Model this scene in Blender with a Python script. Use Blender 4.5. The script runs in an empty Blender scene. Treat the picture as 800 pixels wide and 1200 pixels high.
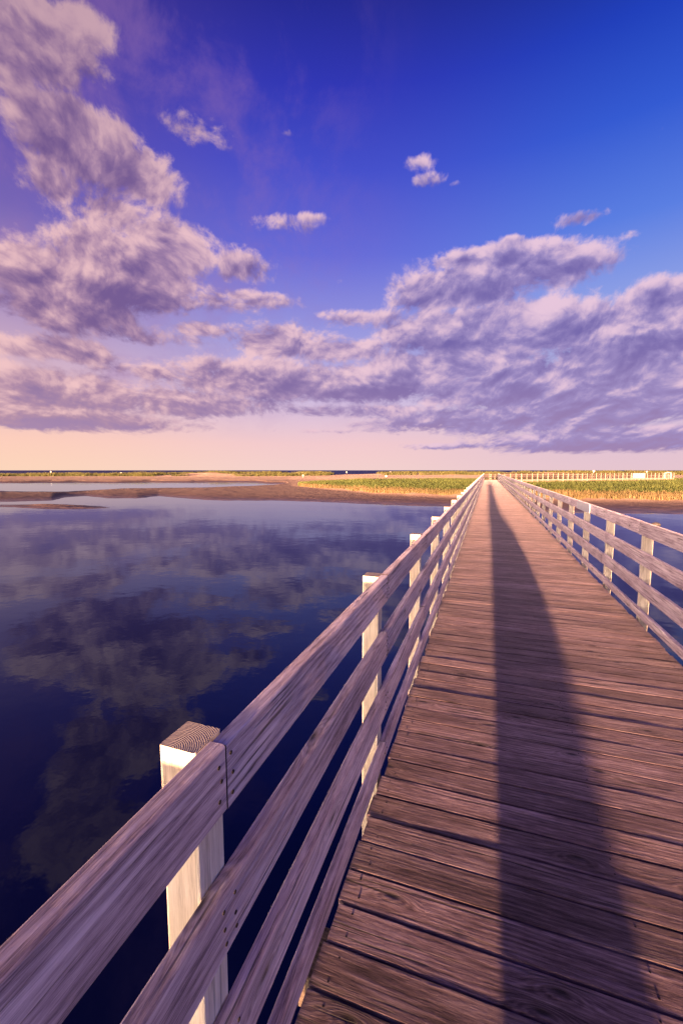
import bpy, bmesh, math, random
import numpy as np
from mathutils import Vector, Matrix
R = math.radians
random.seed(7); np.random.seed(7)
C = bpy.context.scene.collection
SC = bpy.context.scene

# ------------------------------------------------------------------ camera
F = 500.0                       # focal length in photo pixels (800 wide)
PITCH = math.atan(49.0 / F)     # the horizon sits 49 px above the centre
YAW = math.atan(171.0 / F * math.cos(PITCH))   # the bridge runs to the right of the view axis
DECK = 1.30                     # deck above the water
EYE = 1.61                      # camera above the deck
W = DECK + EYE
cp, sp = math.cos(PITCH), math.sin(PITCH)
cy, sy = math.cos(YAW), math.sin(YAW)
cam = bpy.data.cameras.new('camera'); co = bpy.data.objects.new('camera', cam); C.objects.link(co)
cam.sensor_fit = 'HORIZONTAL'; cam.sensor_width = 24.0; cam.lens = 24.0 * F / 800.0
cam.clip_start = 0.02; cam.clip_end = 30000
co.location = (0, 0, W)
co.rotation_euler = (R(90) - PITCH, 0, YAW)
SC.camera = co
SC.view_settings.view_transform = 'Standard'; SC.view_settings.look = 'None'
SC.view_settings.gamma = 1.0; SC.view_settings.use_curve_mapping = False
EXPO = 3.0
SC.view_settings.exposure = EXPO
SC.cycles.max_bounces = 6; SC.cycles.diffuse_bounces = 3; SC.cycles.glossy_bounces = 3
SC.cycles.use_denoising = True
SC.cycles.sample_clamp_indirect = 4

def plan(cx, d):                # camera-aligned plan coordinates to world x, y
    return (cx * cy - d * sy, cx * sy + d * cy)
def pix(x, y, h):               # photo pixel on the horizontal plane of height h -> plan (cx, d)
    u = (x - 400) / F; v = (y - 600) / F
    z = W - h
    # v = (z cp - d sp)/(d cp + z sp)
    d = z * (cp - v * sp) / (v * cp + sp)
    D = d * cp + z * sp
    return (u * D, d)
def pix2ae(x, y):               # photo pixel -> azimuth from the view axis, elevation (degrees)
    u = (x - 400) / F; v = (600 - y) / F
    f_ = cp + v * sp; z_ = v * cp - sp
    return math.degrees(math.atan2(u, f_)), math.degrees(math.atan2(z_, math.hypot(u, f_)))
def lin(c):
    return tuple(((v / 255) / 12.92 if v / 255 <= 0.04045 else ((v / 255 + 0.055) / 1.055) ** 2.4) for v in c)

# ------------------------------------------------------------------ node expression helper
class E:
    def __init__(s, nt, sock): s.nt = nt; s.s = sock
    def _b(s, op, o, rev=False, third=None):
        n = s.nt.nodes.new('ShaderNodeMath'); n.operation = op
        a, b = (o, s) if rev else (s, o)
        for i, q in enumerate((a, b, third)):
            if q is None: continue
            if isinstance(q, E): s.nt.links.new(q.s, n.inputs[i])
            else: n.inputs[i].default_value = q
        return E(s.nt, n.outputs[0])
    def __add__(s, o): return s._b('ADD', o)
    def __radd__(s, o): return s._b('ADD', o)
    def __sub__(s, o): return s._b('SUBTRACT', o)
    def __rsub__(s, o): return s._b('SUBTRACT', o, True)
    def __mul__(s, o): return s._b('MULTIPLY', o)
    def __rmul__(s, o): return s._b('MULTIPLY', o)
    def __truediv__(s, o): return s._b('DIVIDE', o)
    def __rtruediv__(s, o): return s._b('DIVIDE', o, True)
    def f(s, op, o=None, third=None): return s._b(op, o, third=third)
def comb(nt, x, y, z):
    n = nt.nodes.new('ShaderNodeCombineXYZ')
    for i, q in enumerate((x, y, z)):
        if isinstance(q, E): nt.links.new(q.s, n.inputs[i])
        else: n.inputs[i].default_value = q
    return n.outputs[0]
def sep(nt, sock):
    n = nt.nodes.new('ShaderNodeSeparateXYZ'); nt.links.new(sock, n.inputs[0])
    return [E(nt, o) for o in n.outputs]
def noise(nt, vec, scale=1, detail=4, rough=0.55, dist=0, lac=2.0):
    n = nt.nodes.new('ShaderNodeTexNoise'); nt.links.new(vec, n.inputs['Vector'])
    n.inputs['Scale'].default_value = scale; n.inputs['Detail'].default_value = detail
    n.inputs['Roughness'].default_value = rough; n.inputs['Distortion'].default_value = dist
    n.inputs['Lacunarity'].default_value = lac
    return E(nt, n.outputs[0])
def sstep(nt, x, a, b, lo=0.0, hi=1.0):
    n = nt.nodes.new('ShaderNodeMapRange'); n.interpolation_type = 'SMOOTHSTEP'
    nt.links.new(x.s, n.inputs[0])
    for i, q in enumerate((a, b, lo, hi)): n.inputs[i + 1].default_value = q
    return E(nt, n.outputs[0])
def mixc(nt, f, a, b, mode='MIX'):
    n = nt.nodes.new('ShaderNodeMix'); n.data_type = 'RGBA'; n.blend_type = mode
    for q, i in ((f, 0), (a, 6), (b, 7)):
        if isinstance(q, E): nt.links.new(q.s, n.inputs[i])
        elif isinstance(q, bpy.types.NodeSocket): nt.links.new(q, n.inputs[i])
        elif i == 0: n.inputs[0].default_value = q
        else: n.inputs[i].default_value = (*q[:3], 1)
    return n.outputs[2]
def ramp(nt, x, stops):
    n = nt.nodes.new('ShaderNodeValToRGB'); nt.links.new(x.s, n.inputs[0])
    el = n.color_ramp.elements
    while len(el) < len(stops): el.new(0.5)
    for e_, (p, c) in zip(el, stops): e_.position = p; e_.color = (*c, 1)
    return n.outputs[0]

# ------------------------------------------------------------------ sky
SUN_EL = R(1.45)
SUN_AZ = R(0.0)                 # sun direction: from behind, straight down the bridge
WSTR = 0.10
K = 1.0 / (WSTR * 2 ** EXPO)
def sk(c): return tuple(v * K for v in lin(c))
world = bpy.data.worlds.new('World'); SC.world = world; world.use_nodes = True
nt = world.node_tree; nt.nodes.clear()
tc = nt.nodes.new('ShaderNodeTexCoord')
vx, vy, vz = sep(nt, tc.outputs['Generated'])
cxn = vx * cy + vy * sy
dn = vy * cy - vx * sy
az = cxn.f('ARCTAN2', dn) * (180 / math.pi)
el = vz.f('ARCSINE') * (180 / math.pi)
elc = el.f('MAXIMUM', 0.0)
def e_of(y): return pix2ae(400, y)[1]
def stops(cols):
    return [(max(0, e_of(y)) / 60.0, sk(c)) for y, c in cols]
en = elc / 60.0
left = ramp(nt, en, stops([(551, (255, 217, 190)), (520, (252, 205, 190)), (470, (226, 186, 198)), (400, (176, 146, 190)), (300, (118, 96, 178)), (200, (92, 70, 166)), (100, (76, 56, 150)), (0, (62, 40, 128))]))
mid = ramp(nt, en, stops([(551, (246, 212, 208)), (520, (240, 200, 208)), (470, (206, 184, 222)), (400, (156, 152, 222)), (300, (98, 102, 216)), (200, (64, 72, 202)), (100, (40, 44, 180)), (0, (26, 28, 146))]))
right = ramp(nt, en, stops([(551, (232, 200, 210)), (520, (220, 192, 215)), (470, (190, 186, 226)), (400, (150, 165, 230)), (300, (84, 122, 226)), (200, (40, 84, 210)), (100, (12, 54, 186)), (0, (0, 28, 140))]))
col = mixc(nt, sstep(nt, az, -42, -2), left, mid)
col = mixc(nt, sstep(nt, az, -2, 36), col, right)
# sunset glow behind the camera; strong low lobe added to brighten the posts
gaz = R(200)                                                        # the glow's bearing, a little left of the sun
ndot = (vx * math.sin(gaz) + vy * math.cos(gaz))
glow = sstep(nt, ndot, 0.1, 1.0) * (elc * -0.10).f('EXPONENT') * 0.45 + sstep(nt, ndot, 0.78, 1.0) * (elc * -0.20).f('EXPONENT') * 23.0
glow_c = mixc(nt, 1.0, (0, 0, 0), tuple(v * K for v in (3.6, 2.75, 1.9)))
gl = nt.nodes.new('ShaderNodeVectorMath'); gl.operation = 'SCALE'
nt.links.new(glow_c, gl.inputs[0]); nt.links.new(glow.s, gl.inputs['Scale'])
col = mixc(nt, 1.0, col, gl.outputs[0], 'ADD')
# the physical sky adds its share
sky = nt.nodes.new('ShaderNodeTexSky'); sky.sky_type = 'NISHITA'; sky.sun_disc = False
sky.sun_elevation = SUN_EL; sky.sun_rotation = math.pi - SUN_AZ
col = mixc(nt, 0.03, col, sky.outputs[0])

# clouds, laid out by azimuth and elevation
BL = [ # x, y, rx, ry, weight (photo pixels turned into sky angles)
 (20, 30, 90, 60, 0.95), (90, 25, 50, 30, 0.7), (20, 100, 70, 40, .6),
 (95, 165, 75, 42, 1.15), (150, 200, 55, 42, 1.0), (60, 205, 50, 40, .7), (135, 248, 42, 34, .8), (40, 160, 36, 24, .7),
 (200, 290, 46, 32, 1.05), (140, 320, 80, 42, 1.15), (40, 318, 62, 34, 1.0), (90, 360, 85, 28, 1.0), (170, 345, 60, 28, .9),
 (60, 408, 110, 16, .8), (170, 392, 80, 16, .75), (235, 385, 50, 12, .7),
 (222, 148, 46, 26, .52), (330, 262, 48, 16, .62), (285, 310, 45, 22, .72), (265, 350, 50, 18, .6),
 (70, 455, 140, 24, .95), (210, 470, 120, 18, .85), (60, 490, 160, 12, .85), (170, 435, 70, 13, .7),
 (330, 400, 70, 22, .8), (310, 445, 120, 22, .95), (420, 372, 55, 12, .7), (400, 410, 60, 16, .8), (440, 450, 110, 22, .95), (480, 352, 30, 9, .66),
 (590, 300, 90, 16, .92), (545, 340, 75, 26, 1.1), (640, 315, 70, 28, 1.0), (570, 385, 110, 30, 1.2), (670, 380, 80, 26, .95),
 (770, 350, 55, 22, 1.05), (790, 390, 80, 30, 1.1), (720, 410, 80, 22, .95), (520, 430, 90, 22, 1.0), (640, 450, 150, 26, 1.15), (740, 470, 110, 22, 1.1),
 (600, 490, 180, 16, .95), (720, 515, 150, 13, .95), (430, 482, 110, 9, .72), (560, 522, 120, 5, .55), (370, 505, 90, 4, .45), (330, 525, 60, 3, .3),
 (165, 110, 40, 22, .35), (255, 165, 30, 14, .4), (290, 195, 18, 10, .35), (360, 255, 30, 8, .55), (205, 235, 26, 16, .4), (300, 350, 70, 12, .6), (380, 330, 40, 8, .5), (250, 430, 60, 14, .8),
 (492, 190, 22, 13, .72), (500, 211, 22, 12, .74), (680, 255, 40, 12, .76), (601, 281, 16, 7, .7), (542, 303, 40, 6, .6), (735, 275, 20, 8, .5), (340, 155, 14, 8, .42), (530, 215, 14, 6, .4),
]
AZM = az; 
def cover(a_, e_):
    tot = None; num = None; den = None
    for (x, y, rx, ry, w) in BL:
        a0, e0 = pix2ae(x, y)
        a1 = pix2ae(x + rx, y)[0]; a2 = pix2ae(x - rx, y)[0]; e1 = pix2ae(x, y - ry)[1]; e2 = pix2ae(x, y + ry)[1]
        ra = max(0.3, abs(a1 - a2) / 2); re = max(0.2, abs(e1 - e2) / 2)
        da = (a_ - a0) / ra; de = (e_ - e0) / re
        g = (da.f('MULTIPLY_ADD', da, third=de * de) * -0.6).f('EXPONENT') * w
        tot = g if tot is None else tot.f('SMOOTH_MAX', g, third=0.2)
        g2 = g * g
        num = g2 * de if num is None else g2.f('MULTIPLY_ADD', de, third=num)
        den = g2 if den is None else den + g2
    return tot, num / (den + 0.02)
def warp(a_, e_):
    ez = e_.f('MAXIMUM', 0.0)
    st = (ez + 5.0)
    py_ = st.f('LOGARITHM', math.e) * 1.3 + ez * 0.066
    px_ = a_ * 0.088 * (1.0 + 2.5 / st)
    P = comb(nt, px_, py_, 3.7)
    wn = nt.nodes.new('ShaderNodeTexNoise'); nt.links.new(P, wn.inputs['Vector']); wn.inputs['Scale'].default_value = 1.0; wn.inputs['Detail'].default_value = 1
    wv = nt.nodes.new('ShaderNodeVectorMath'); wv.operation = 'MULTIPLY_ADD'
    nt.links.new(wn.outputs[1], wv.inputs[0]); wv.inputs[1].default_value = (.6, .45, .5); nt.links.new(P, wv.inputs[2])
    return wv.outputs[0]
def shift(v, d):
    n = nt.nodes.new('ShaderNodeVectorMath'); n.operation = 'ADD'; nt.links.new(v, n.inputs[0]); n.inputs[1].default_value = d; return n.outputs[0]
covr, rel = cover(az, elc)
fade = sstep(nt, az.f('ABSOLUTE'), 75, 110, 1.0, 0.0)
generic = 0.36 * sstep(nt, az.f('ABSOLUTE'), 44, 60) * sstep(nt, elc, 40, 10)
cov = covr.f('MAXIMUM', generic)
wv = warp(az, elc)
n1 = noise(nt, wv, 1.35, 11, 0.63)
lo0 = noise(nt, wv, 1.35, 3.0, 0.60); lo1 = noise(nt, shift(wv, (-.09, .17, 0)), 1.35, 3.0, 0.60)
def lumps(v):
    vo = nt.nodes.new('ShaderNodeTexVoronoi'); vo.feature = 'F1'; vo.normalize = True
    nt.links.new(v, vo.inputs['Vector']); vo.inputs['Scale'].default_value = 3.0; vo.inputs['Detail'].default_value = 3.0; vo.inputs['Roughness'].default_value = .55; vo.inputs['Lacunarity'].default_value = 2.3
    return 1.0 - E(nt, vo.outputs['Distance']) * 1.6
fw = nt.nodes.new('ShaderNodeTexNoise'); nt.links.new(wv, fw.inputs['Vector']); fw.inputs['Scale'].default_value = 7.0; fw.inputs['Detail'].default_value = 3
fm = nt.nodes.new('ShaderNodeVectorMath'); fm.operation = 'MULTIPLY_ADD'; nt.links.new(fw.outputs[1], fm.inputs[0]); fm.inputs[1].default_value = (.12, .12, 0); nt.links.new(wv, fm.inputs[2])
bil = lumps(fm.outputs[0]); bil2 = lumps(shift(fm.outputs[0], (-.02, .07, 0)))
n3 = noise(nt, wv, 9.0, 4, 0.62)
nn = (n1 - 0.5) * 2.2 + (bil - 0.45) * 0.6 + (n3 - 0.5) * 0.9
d0 = cov * 1.35 - 0.50 - 0.10 * sstep(nt, elc, 14, 24) + nn * (0.42 + 0.5 * cov)
alpha = sstep(nt, d0, -0.05, 0.36) * sstep(nt, elc, 0.7, 2.2)
alpha = alpha * (0.97 - 0.10 * sstep(nt, az, -60, 0, 1, 0))
thick = sstep(nt, d0, 0.0, 1.1)
lit = sstep(nt, 0.56 + rel * 0.34 + (lo0 - lo1) * 1.7 + (bil - bil2) * 0.6 + (bil - 0.45) * 0.16 + (n1 - lo0) * 0.6 - thick * 0.20, 0.04, 0.96)
side = sstep(nt, az, -38, 25)
c_dark = mixc(nt, side, sk((106, 80, 138)), sk((112, 98, 168)))
c_mid = mixc(nt, side, sk((176, 138, 166)), sk((160, 142, 196)))
c_lit = mixc(nt, side, sk((244, 198, 198)), sk((234, 200, 220)))
low = sstep(nt, elc, 2, 16)
c_dark = mixc(nt, low, sk((158, 130, 176)), c_dark)
cc = mixc(nt, sstep(nt, lit, -0.12, 0.55), c_dark, c_mid)
cc = mixc(nt, sstep(nt, lit, 0.32, 1.05), cc, c_lit)
hi = sstep(nt, elc, 22, 44) * (1 - side)
cc = mixc(nt, hi * 0.9, cc, mixc(nt, 0.5, sk((100, 76, 128)), cc))
veil = sstep(nt, noise(nt, shift(wv, (3.1, 1.7, 2.0)), 1.1, 7, 0.62), 0.44, 0.72) * sstep(nt, az, 12, -22) * sstep(nt, elc, 3, 10) * 0.42
col = mixc(nt, veil, col, sk((158, 116, 176)))
col = mixc(nt, alpha, col, cc)
# below the horizon
col = mixc(nt, sstep(nt, el, -4, -0.5), sk((40, 36, 80)), col)
bg = nt.nodes.new('ShaderNodeBackground'); nt.links.new(col, bg.inputs[0]); bg.inputs[1].default_value = WSTR
wo = nt.nodes.new('ShaderNodeOutputWorld'); nt.links.new(bg.outputs[0], wo.inputs[0])
world.cycles.sampling_method = 'MANUAL'; world.cycles.sample_map_resolution = 2048

# ------------------------------------------------------------------ sun
sl = bpy.data.lights.new('sun', 'SUN'); so = bpy.data.objects.new('sun', sl); C.objects.link(so)
sl.energy = 5.0; sl.angle = R(0.7); sl.color = (1.0, 0.57, 0.30)
so.location = (0, -30, 20)
ldir = Vector((math.sin(SUN_AZ), math.cos(SUN_AZ), -math.tan(SUN_EL)))   # the way the light travels
so.rotation_euler = ldir.to_track_quat('-Z', 'Y').to_euler()

# ------------------------------------------------------------------ object helpers
def setp(o, label=None, cat=None, group=None, kind=None):
    if label: o['label'] = label
    if cat: o['category'] = cat
    if group: o['group'] = group
    if kind: o['kind'] = kind
    return o
def empty(name, loc=(0, 0, 0), rz=0, **k):
    o = bpy.data.objects.new(name, None); C.objects.link(o); o.location = loc; o.rotation_euler = (0, 0, rz)
    return setp(o, **k)
def link(name, me, parent=None, loc=(0, 0, 0), rot=(0, 0, 0), **k):
    o = bpy.data.objects.new(name, me); C.objects.link(o); o.location = loc; o.rotation_euler = rot
    if parent: o.parent = parent
    return setp(o, **k)
class MB:
    """vertex / face collector with metre UVs and a per-vertex seed"""
    def __init__(s): s.v = []; s.f = []; s.uv = []; s.m = []; s.seed = []
    def board(s, L, w, t, at=(0, 0, 0), rz=0.0, axis='x', ch=0.004, segs=2, bow=0.0, seed=0.0, twist=0.0, rough=0.0, tilt=0.0, endmat=1):
        """plank along its local x, width w on y, thickness t on z, chamfered, centred; axis 'z' stands it up"""
        h, k = w / 2, t / 2
        c2 = ch * 0.35
        sec = [(-h, -k + ch), (-h + c2, -k + c2), (-h + ch, -k), (h - ch, -k), (h - c2, -k + c2), (h, -k + ch), (h, k - ch), (h - c2, k - c2), (h - ch, k), (-h + ch, k), (-h + c2, k - c2), (-h, k - ch)]
        n = len(sec); b = len(s.v)
        per = [0.0]
        for i in range(n):
            a_, b_ = sec[i], sec[(i + 1) % n]; per.append(per[-1] + math.hypot(b_[0] - a_[0], b_[1] - a_[1]))
        rnd = random.Random(int(seed * 1000) + 5)
        ca, sa = math.cos(rz), math.sin(rz)
        def put(x, y, z):
            if tilt: y, z = y * math.cos(tilt) - z * math.sin(tilt), y * math.sin(tilt) + z * math.cos(tilt)
            if axis == 'z': x, y, z = y, z, x
            elif axis == 'y': x, y, z = z, x, y      # along y, width on z, thickness on x
            x, y = x * ca - y * sa, x * sa + y * ca
            s.v.append((x + at[0], y + at[1], z + at[2])); s.seed.append(seed)
        for j in range(segs + 1):
            q = j / segs; x = -L / 2 + L * q; o = bow * 4 * q * (1 - q)
            for (y, z) in sec: put(x, y + (rnd.uniform(-1, 1) * rough), z + o + (rnd.uniform(-1, 1) * rough))
        for j in range(segs):
            for i in range(n):
                i2 = (i + 1) % n
                s.f.append((b + j * n + i, b + j * n + i2, b + (j + 1) * n + i2, b + (j + 1) * n + i)); s.m.append(0)
                u0, u1 = L * j / segs, L * (j + 1) / segs
                s.uv += [(u0, per[i]), (u0, per[i + 1]), (u1, per[i + 1]), (u1, per[i])]
        for j, ordr in ((0, list(range(n))[::-1]), (segs, list(range(n)))):
            s.f.append(tuple(b + j * n + i for i in ordr)); s.m.append(endmat)
            s.uv += [(sec[i][0], sec[i][1]) for i in ordr]
    def mesh(s, name, mats):
        me = bpy.data.meshes.new(name); me.from_pydata(s.v, [], s.f)
        uvl = me.uv_layers.new(name='UVMap'); uvl.data.foreach_set('uv', np.array(s.uv, 'f').ravel())
        at = me.attributes.new('seed', 'FLOAT', 'POINT'); at.data.foreach_set('value', np.array(s.seed, 'f'))
        for m in mats: me.materials.append(m)
        if len(mats) > 1: me.polygons.foreach_set('material_index', np.array(s.m, 'i'))
        me.update(); bm = bmesh.new(); bm.from_mesh(me); bmesh.ops.recalc_face_normals(bm, faces=bm.faces); bm.to_mesh(me); bm.free()
        return me

# ------------------------------------------------------------------ materials
def newmat(name):
    m = bpy.data.materials.new(name); m.use_nodes = True; t = m.node_tree; t.nodes.clear()
    o = t.nodes.new('ShaderNodeOutputMaterial'); p = t.nodes.new('ShaderNodeBsdfPrincipled'); t.links.new(p.outputs[0], o.inputs[0])
    return m, t, p
def setin(t, p, k, v):
    if isinstance(v, E): t.links.new(v.s, p.inputs[k])
    elif isinstance(v, bpy.types.NodeSocket): t.links.new(v, p.inputs[k])
    elif isinstance(v, tuple): p.inputs[k].default_value = (*v, 1)
    else: p.inputs[k].default_value = v
def wood(name, dark, mid, light, bump=0.004, grain=1.0, nails=None, width=0.138, varied=0.25, crack=1.0, knots=True, sheen=0.0, contrast=1.0):
    m, t, p = newmat(name)
    uvn = t.nodes.new('ShaderNodeUVMap'); u, v, _ = sep(t, uvn.outputs[0])
    oi = t.nodes.new('ShaderNodeObjectInfo'); at = t.nodes.new('ShaderNodeAttribute'); at.attribute_name = 'seed'
    rnd = (E(t, oi.outputs['Random']) * 13.7 + E(t, at.outputs['Fac'])).f('FRACT')
    r2 = (rnd * 57.31).f('FRACT')
    uo = u + rnd * 40.0; vo = v + r2 * 9.0
    # knots
    if knots:
        kv = t.nodes.new('ShaderNodeTexVoronoi'); kv.voronoi_dimensions = '2D'; kv.feature = 'F1'; kv.inputs['Scale'].default_value = 1.0; kv.inputs['Randomness'].default_value = 1.0
        t.links.new(comb(t, uo * 1.9, vo * 6.0, rnd * 11), kv.inputs['Vector'])
        kd = E(t, kv.outputs['Distance'])
        keep = sstep(t, E(t, sep(t, kv.outputs['Color'])[0].s), 0.55, 0.58)
        kn = (kd * kd * -34.0).f('EXPONENT') * keep
        kn2 = (kd * kd * -330.0).f('EXPONENT') * keep
    else:
        kn = kn2 = u * 0.0
    wob = noise(t, comb(t, uo * 1.3, vo * 12.0, rnd * 5), 1, 5, .6)
    ph = vo * 330.0 * grain + wob * 14.0 + kn * 26.0
    ring = ph.f('SINE') * 0.5 + 0.5
    fine = noise(t, comb(t, uo * 18.0, vo * 420.0 + wob * 8.0 + kn * 9.0, rnd * 3), 1, 4, .7)
    med = noise(t, comb(t, uo * 4.2, vo * 60.0 + wob * 2.2 + kn * 2.0, 0.3), 1, 8, .70)
    big = noise(t, comb(t, uo * 1.3, vo * 6.0, 4.0), 1, 4, .6)
    cr = noise(t, comb(t, uo * 1.5, vo * 75.0 + wob * 2.4, 7.0), 1, 2, .5)
    crk = sstep(t, cr, 0.60, 0.635) * sstep(t, big, .42, .60) * crack
    g = 0.57 + ((ring - .5) * 0.13 + (fine - .5) * 0.9 + (med - .5) * 1.15 + (big - .5) * .9) * contrast
    c = ramp(t, g, [(0.28, dark), (0.55, mid), (0.86, light)])
    tone = (rnd * 91.7).f('FRACT') * varied * 2 + (1.0 - varied)
    sc = t.nodes.new('ShaderNodeVectorMath'); sc.operation = 'SCALE'; t.links.new(c, sc.inputs[0]); t.links.new(tone.s, sc.inputs['Scale'])
    c = mixc(t, crk * 0.85, sc.outputs[0], tuple(x * 0.18 for x in dark))
    c = mixc(t, kn2 * 0.85 + kn * 0.25, c, tuple(x * 0.35 for x in dark))
    h = ring * 0.12 + fine * 0.50 + med * 1.0 - crk * 1.6 - kn2 * .8
    if nails:
        nm = None
        for (nu, nv) in nails:
            dd = ((u - nu) * (u - nu) + (v - nv) * (v - nv)).f('SQRT')
            q = sstep(t, dd, 0.0035, 0.0048, 1.0, 0.0)
            nm = q if nm is None else nm.f('MAXIMUM', q)
        c = mixc(t, nm * .9, c, (0.012, 0.01, 0.012)); h = h - nm * 2.0
    setin(t, p, 'Base Color', c); setin(t, p, 'Roughness', 0.72 + fine * .2); p.inputs['Specular IOR Level'].default_value = 0.25
    p.inputs['Diffuse Roughness'].default_value = 1.0; p.inputs['Sheen Weight'].default_value = sheen; p.inputs['Sheen Roughness'].default_value = .45; p.inputs['Sheen Tint'].default_value = (1, .82, .84, 1)
    b = t.nodes.new('ShaderNodeBump'); b.inputs['Strength'].default_value = 1.0; b.inputs['Distance'].default_value = bump
    t.links.new(h.s, b.inputs['Height']); t.links.new(b.outputs[0], p.inputs['Normal'])
    return m
def plain(name, colr, rough=.7, bump=0.0, scale=20, var=.2, spec=.3):
    m, t, p = newmat(name)
    g = t.nodes.new('ShaderNodeTexCoord'); n = noise(t, g.outputs['Object'], scale, 5, .6)
    c = mixc(t, n, tuple(x * (1 - var) for x in colr), tuple(min(1, x * (1 + var)) for x in colr))
    setin(t, p, 'Base Color', c); p.inputs['Roughness'].default_value = rough; p.inputs['Specular IOR Level'].default_value = spec
    if bump:
        b = t.nodes.new('ShaderNodeBump'); b.inputs['Distance'].default_value = bump; t.links.new(n.s, b.inputs['Height']); t.links.new(b.outputs[0], p.inputs['Normal'])
    return m
NX = [0.05, 1.02, 2.0]
M_plank = wood('weathered_deck_wood', (0.040, 0.022, 0.025), (0.165, 0.102, 0.112), (0.37, 0.26, 0.275), bump=0.0032, varied=.28, sheen=.22,
               nails=[(a_ + .008 * k, 0.132 + b_) for k, a_ in enumerate(NX) for b_ in (-1, )] if False else None, crack=1)
M_rail = wood('weathered_rail_wood', (0.13, 0.08, 0.115), (0.41, 0.295, 0.35), (0.68, 0.55, 0.60), bump=0.0022, varied=.10, grain=.8, crack=1.0, sheen=.25, contrast=1.0)
M_post = wood('pale_post_wood', (0.42, 0.33, 0.26), (0.62, 0.52, 0.43), (0.74, 0.65, 0.56), bump=0.0008, varied=.06, grain=.6, crack=.5, knots=False)
M_brown = wood('old_brown_wood', (0.022, 0.014, 0.012), (0.038, 0.024, 0.019), (0.06, 0.04, 0.032), bump=0.002, knots=False)
M_tan = wood('tan_wood', (0.14, 0.10, 0.085), (0.24, 0.18, 0.15), (0.34, 0.26, 0.22), bump=0.002, knots=False)
M_beam = wood('dark_beam_wood', (0.05, 0.035, 0.03), (0.10, 0.07, 0.06), (0.16, 0.12, 0.10), bump=0.002, knots=False)
def endgrain():
    m, t, p = newmat('end_grain_wood')
    uvn = t.nodes.new('ShaderNodeUVMap'); u, v, _ = sep(t, uvn.outputs[0])
    w_ = noise(t, uvn.outputs[0], 60, 3, .6)
    d = (((u + .02) * (u + .02)) + ((v + .055) * (v + .055))).f('SQRT') * 1500.0 + w_ * 9.0
    r = d.f('SINE') * .5 + .5
    c = mixc(t, r * .55 + w_ * .5, (0.24, 0.17, 0.15), (0.50, 0.39, 0.35)); setin(t, p, 'Base Color', c); p.inputs['Roughness'].default_value = .85
    b = t.nodes.new('ShaderNodeBump'); b.inputs['Distance'].default_value = .002; t.links.new(r.s, b.inputs['Height']); t.links.new(b.outputs[0], p.inputs['Normal'])
    return m
M_end = endgrain()
M_dark = plain('joint_shade_end_grain', (0.035, 0.022, 0.022), .9)  # rail ends coloured dark so the joint gaps look shaded, not sunlit

# ------------------------------------------------------------------ water
def water_mat(name, base, amp, rough, spec=.5, s1=1.0, ior=1.333, tint=None):
    m, t, p = newmat(name)
    g = t.nodes.new('ShaderNodeNewGeometry'); x, y, z = sep(t, g.outputs['Position'])
    a1 = noise(t, comb(t, x * 1.6 * s1, y * 1.9 * s1, 0.0), 1, 4, .5)
    a2 = noise(t, comb(t, x * .16 * s1, y * .22 * s1, 3.0), 1, 2, .5)
    h = a1 * 0.25 + a2 * 1.0
    b = t.nodes.new('ShaderNodeBump'); b.inputs['Distance'].default_value = amp; b.inputs['Strength'].default_value = 1
    t.links.new(h.s, b.inputs['Height']); t.links.new(b.outputs[0], p.inputs['Normal'])
    if tint is None:
        setin(t, p, 'Base Color', base); p.inputs['Roughness'].default_value = rough; p.inputs['IOR'].default_value = ior
        p.inputs['Specular IOR Level'].default_value = spec
        return m
    t.nodes.remove(p)
    df = t.nodes.new('ShaderNodeBsdfDiffuse'); df.inputs[0].default_value = (*base, 1)
    gl_ = t.nodes.new('ShaderNodeBsdfGlossy'); gl_.inputs[0].default_value = (*tint, 1); gl_.inputs['Roughness'].default_value = rough
    fr = t.nodes.new('ShaderNodeFresnel'); fr.inputs[0].default_value = ior
    mx = t.nodes.new('ShaderNodeMixShader'); t.links.new(fr.outputs[0], mx.inputs[0]); t.links.new(df.outputs[0], mx.inputs[1]); t.links.new(gl_.outputs[0], mx.inputs[2])
    t.links.new(b.outputs[0], gl_.inputs['Normal']); t.links.new(b.outputs[0], fr.inputs['Normal'])
    t.links.new(mx.outputs[0], [n for n in t.nodes if n.type == 'OUTPUT_MATERIAL'][0].inputs[0])
    return m
M_water = water_mat('calm_lagoon_water', (0.001, 0.003, 0.022), 0.012, 0.02, ior=1.44, tint=(0.64, 0.74, 1.0))
M_sea = water_mat('choppy_sea_water', (0.025, 0.035, 0.14), 0.5, 0.55, spec=.12, s1=.5)
def sheet(name, c0, c1, d0_, d1_, z, mat, nx=8, ny=8):
    vs = []; fs = []
    for j in range(ny + 1):
        for i in range(nx + 1):
            vs.append((*plan(c0 + (c1 - c0) * i / nx, d0_ + (d1_ - d0_) * j / ny), z))
    for j in range(ny):
        for i in range(nx): fs.append((j * (nx + 1) + i, j * (nx + 1) + i + 1, (j + 1) * (nx + 1) + i + 1, (j + 1) * (nx + 1) + i))
    me = bpy.data.meshes.new(name); me.from_pydata(vs, [], fs); me.materials.append(mat)
    return link(name, me, kind='structure')
SEA_D = 215.0
sheet('water', -9000, 9000, -3000, SEA_D, 0, M_water)
sheet('sea', -12000, 12000, SEA_D, 12000, 0, M_sea)

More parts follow.
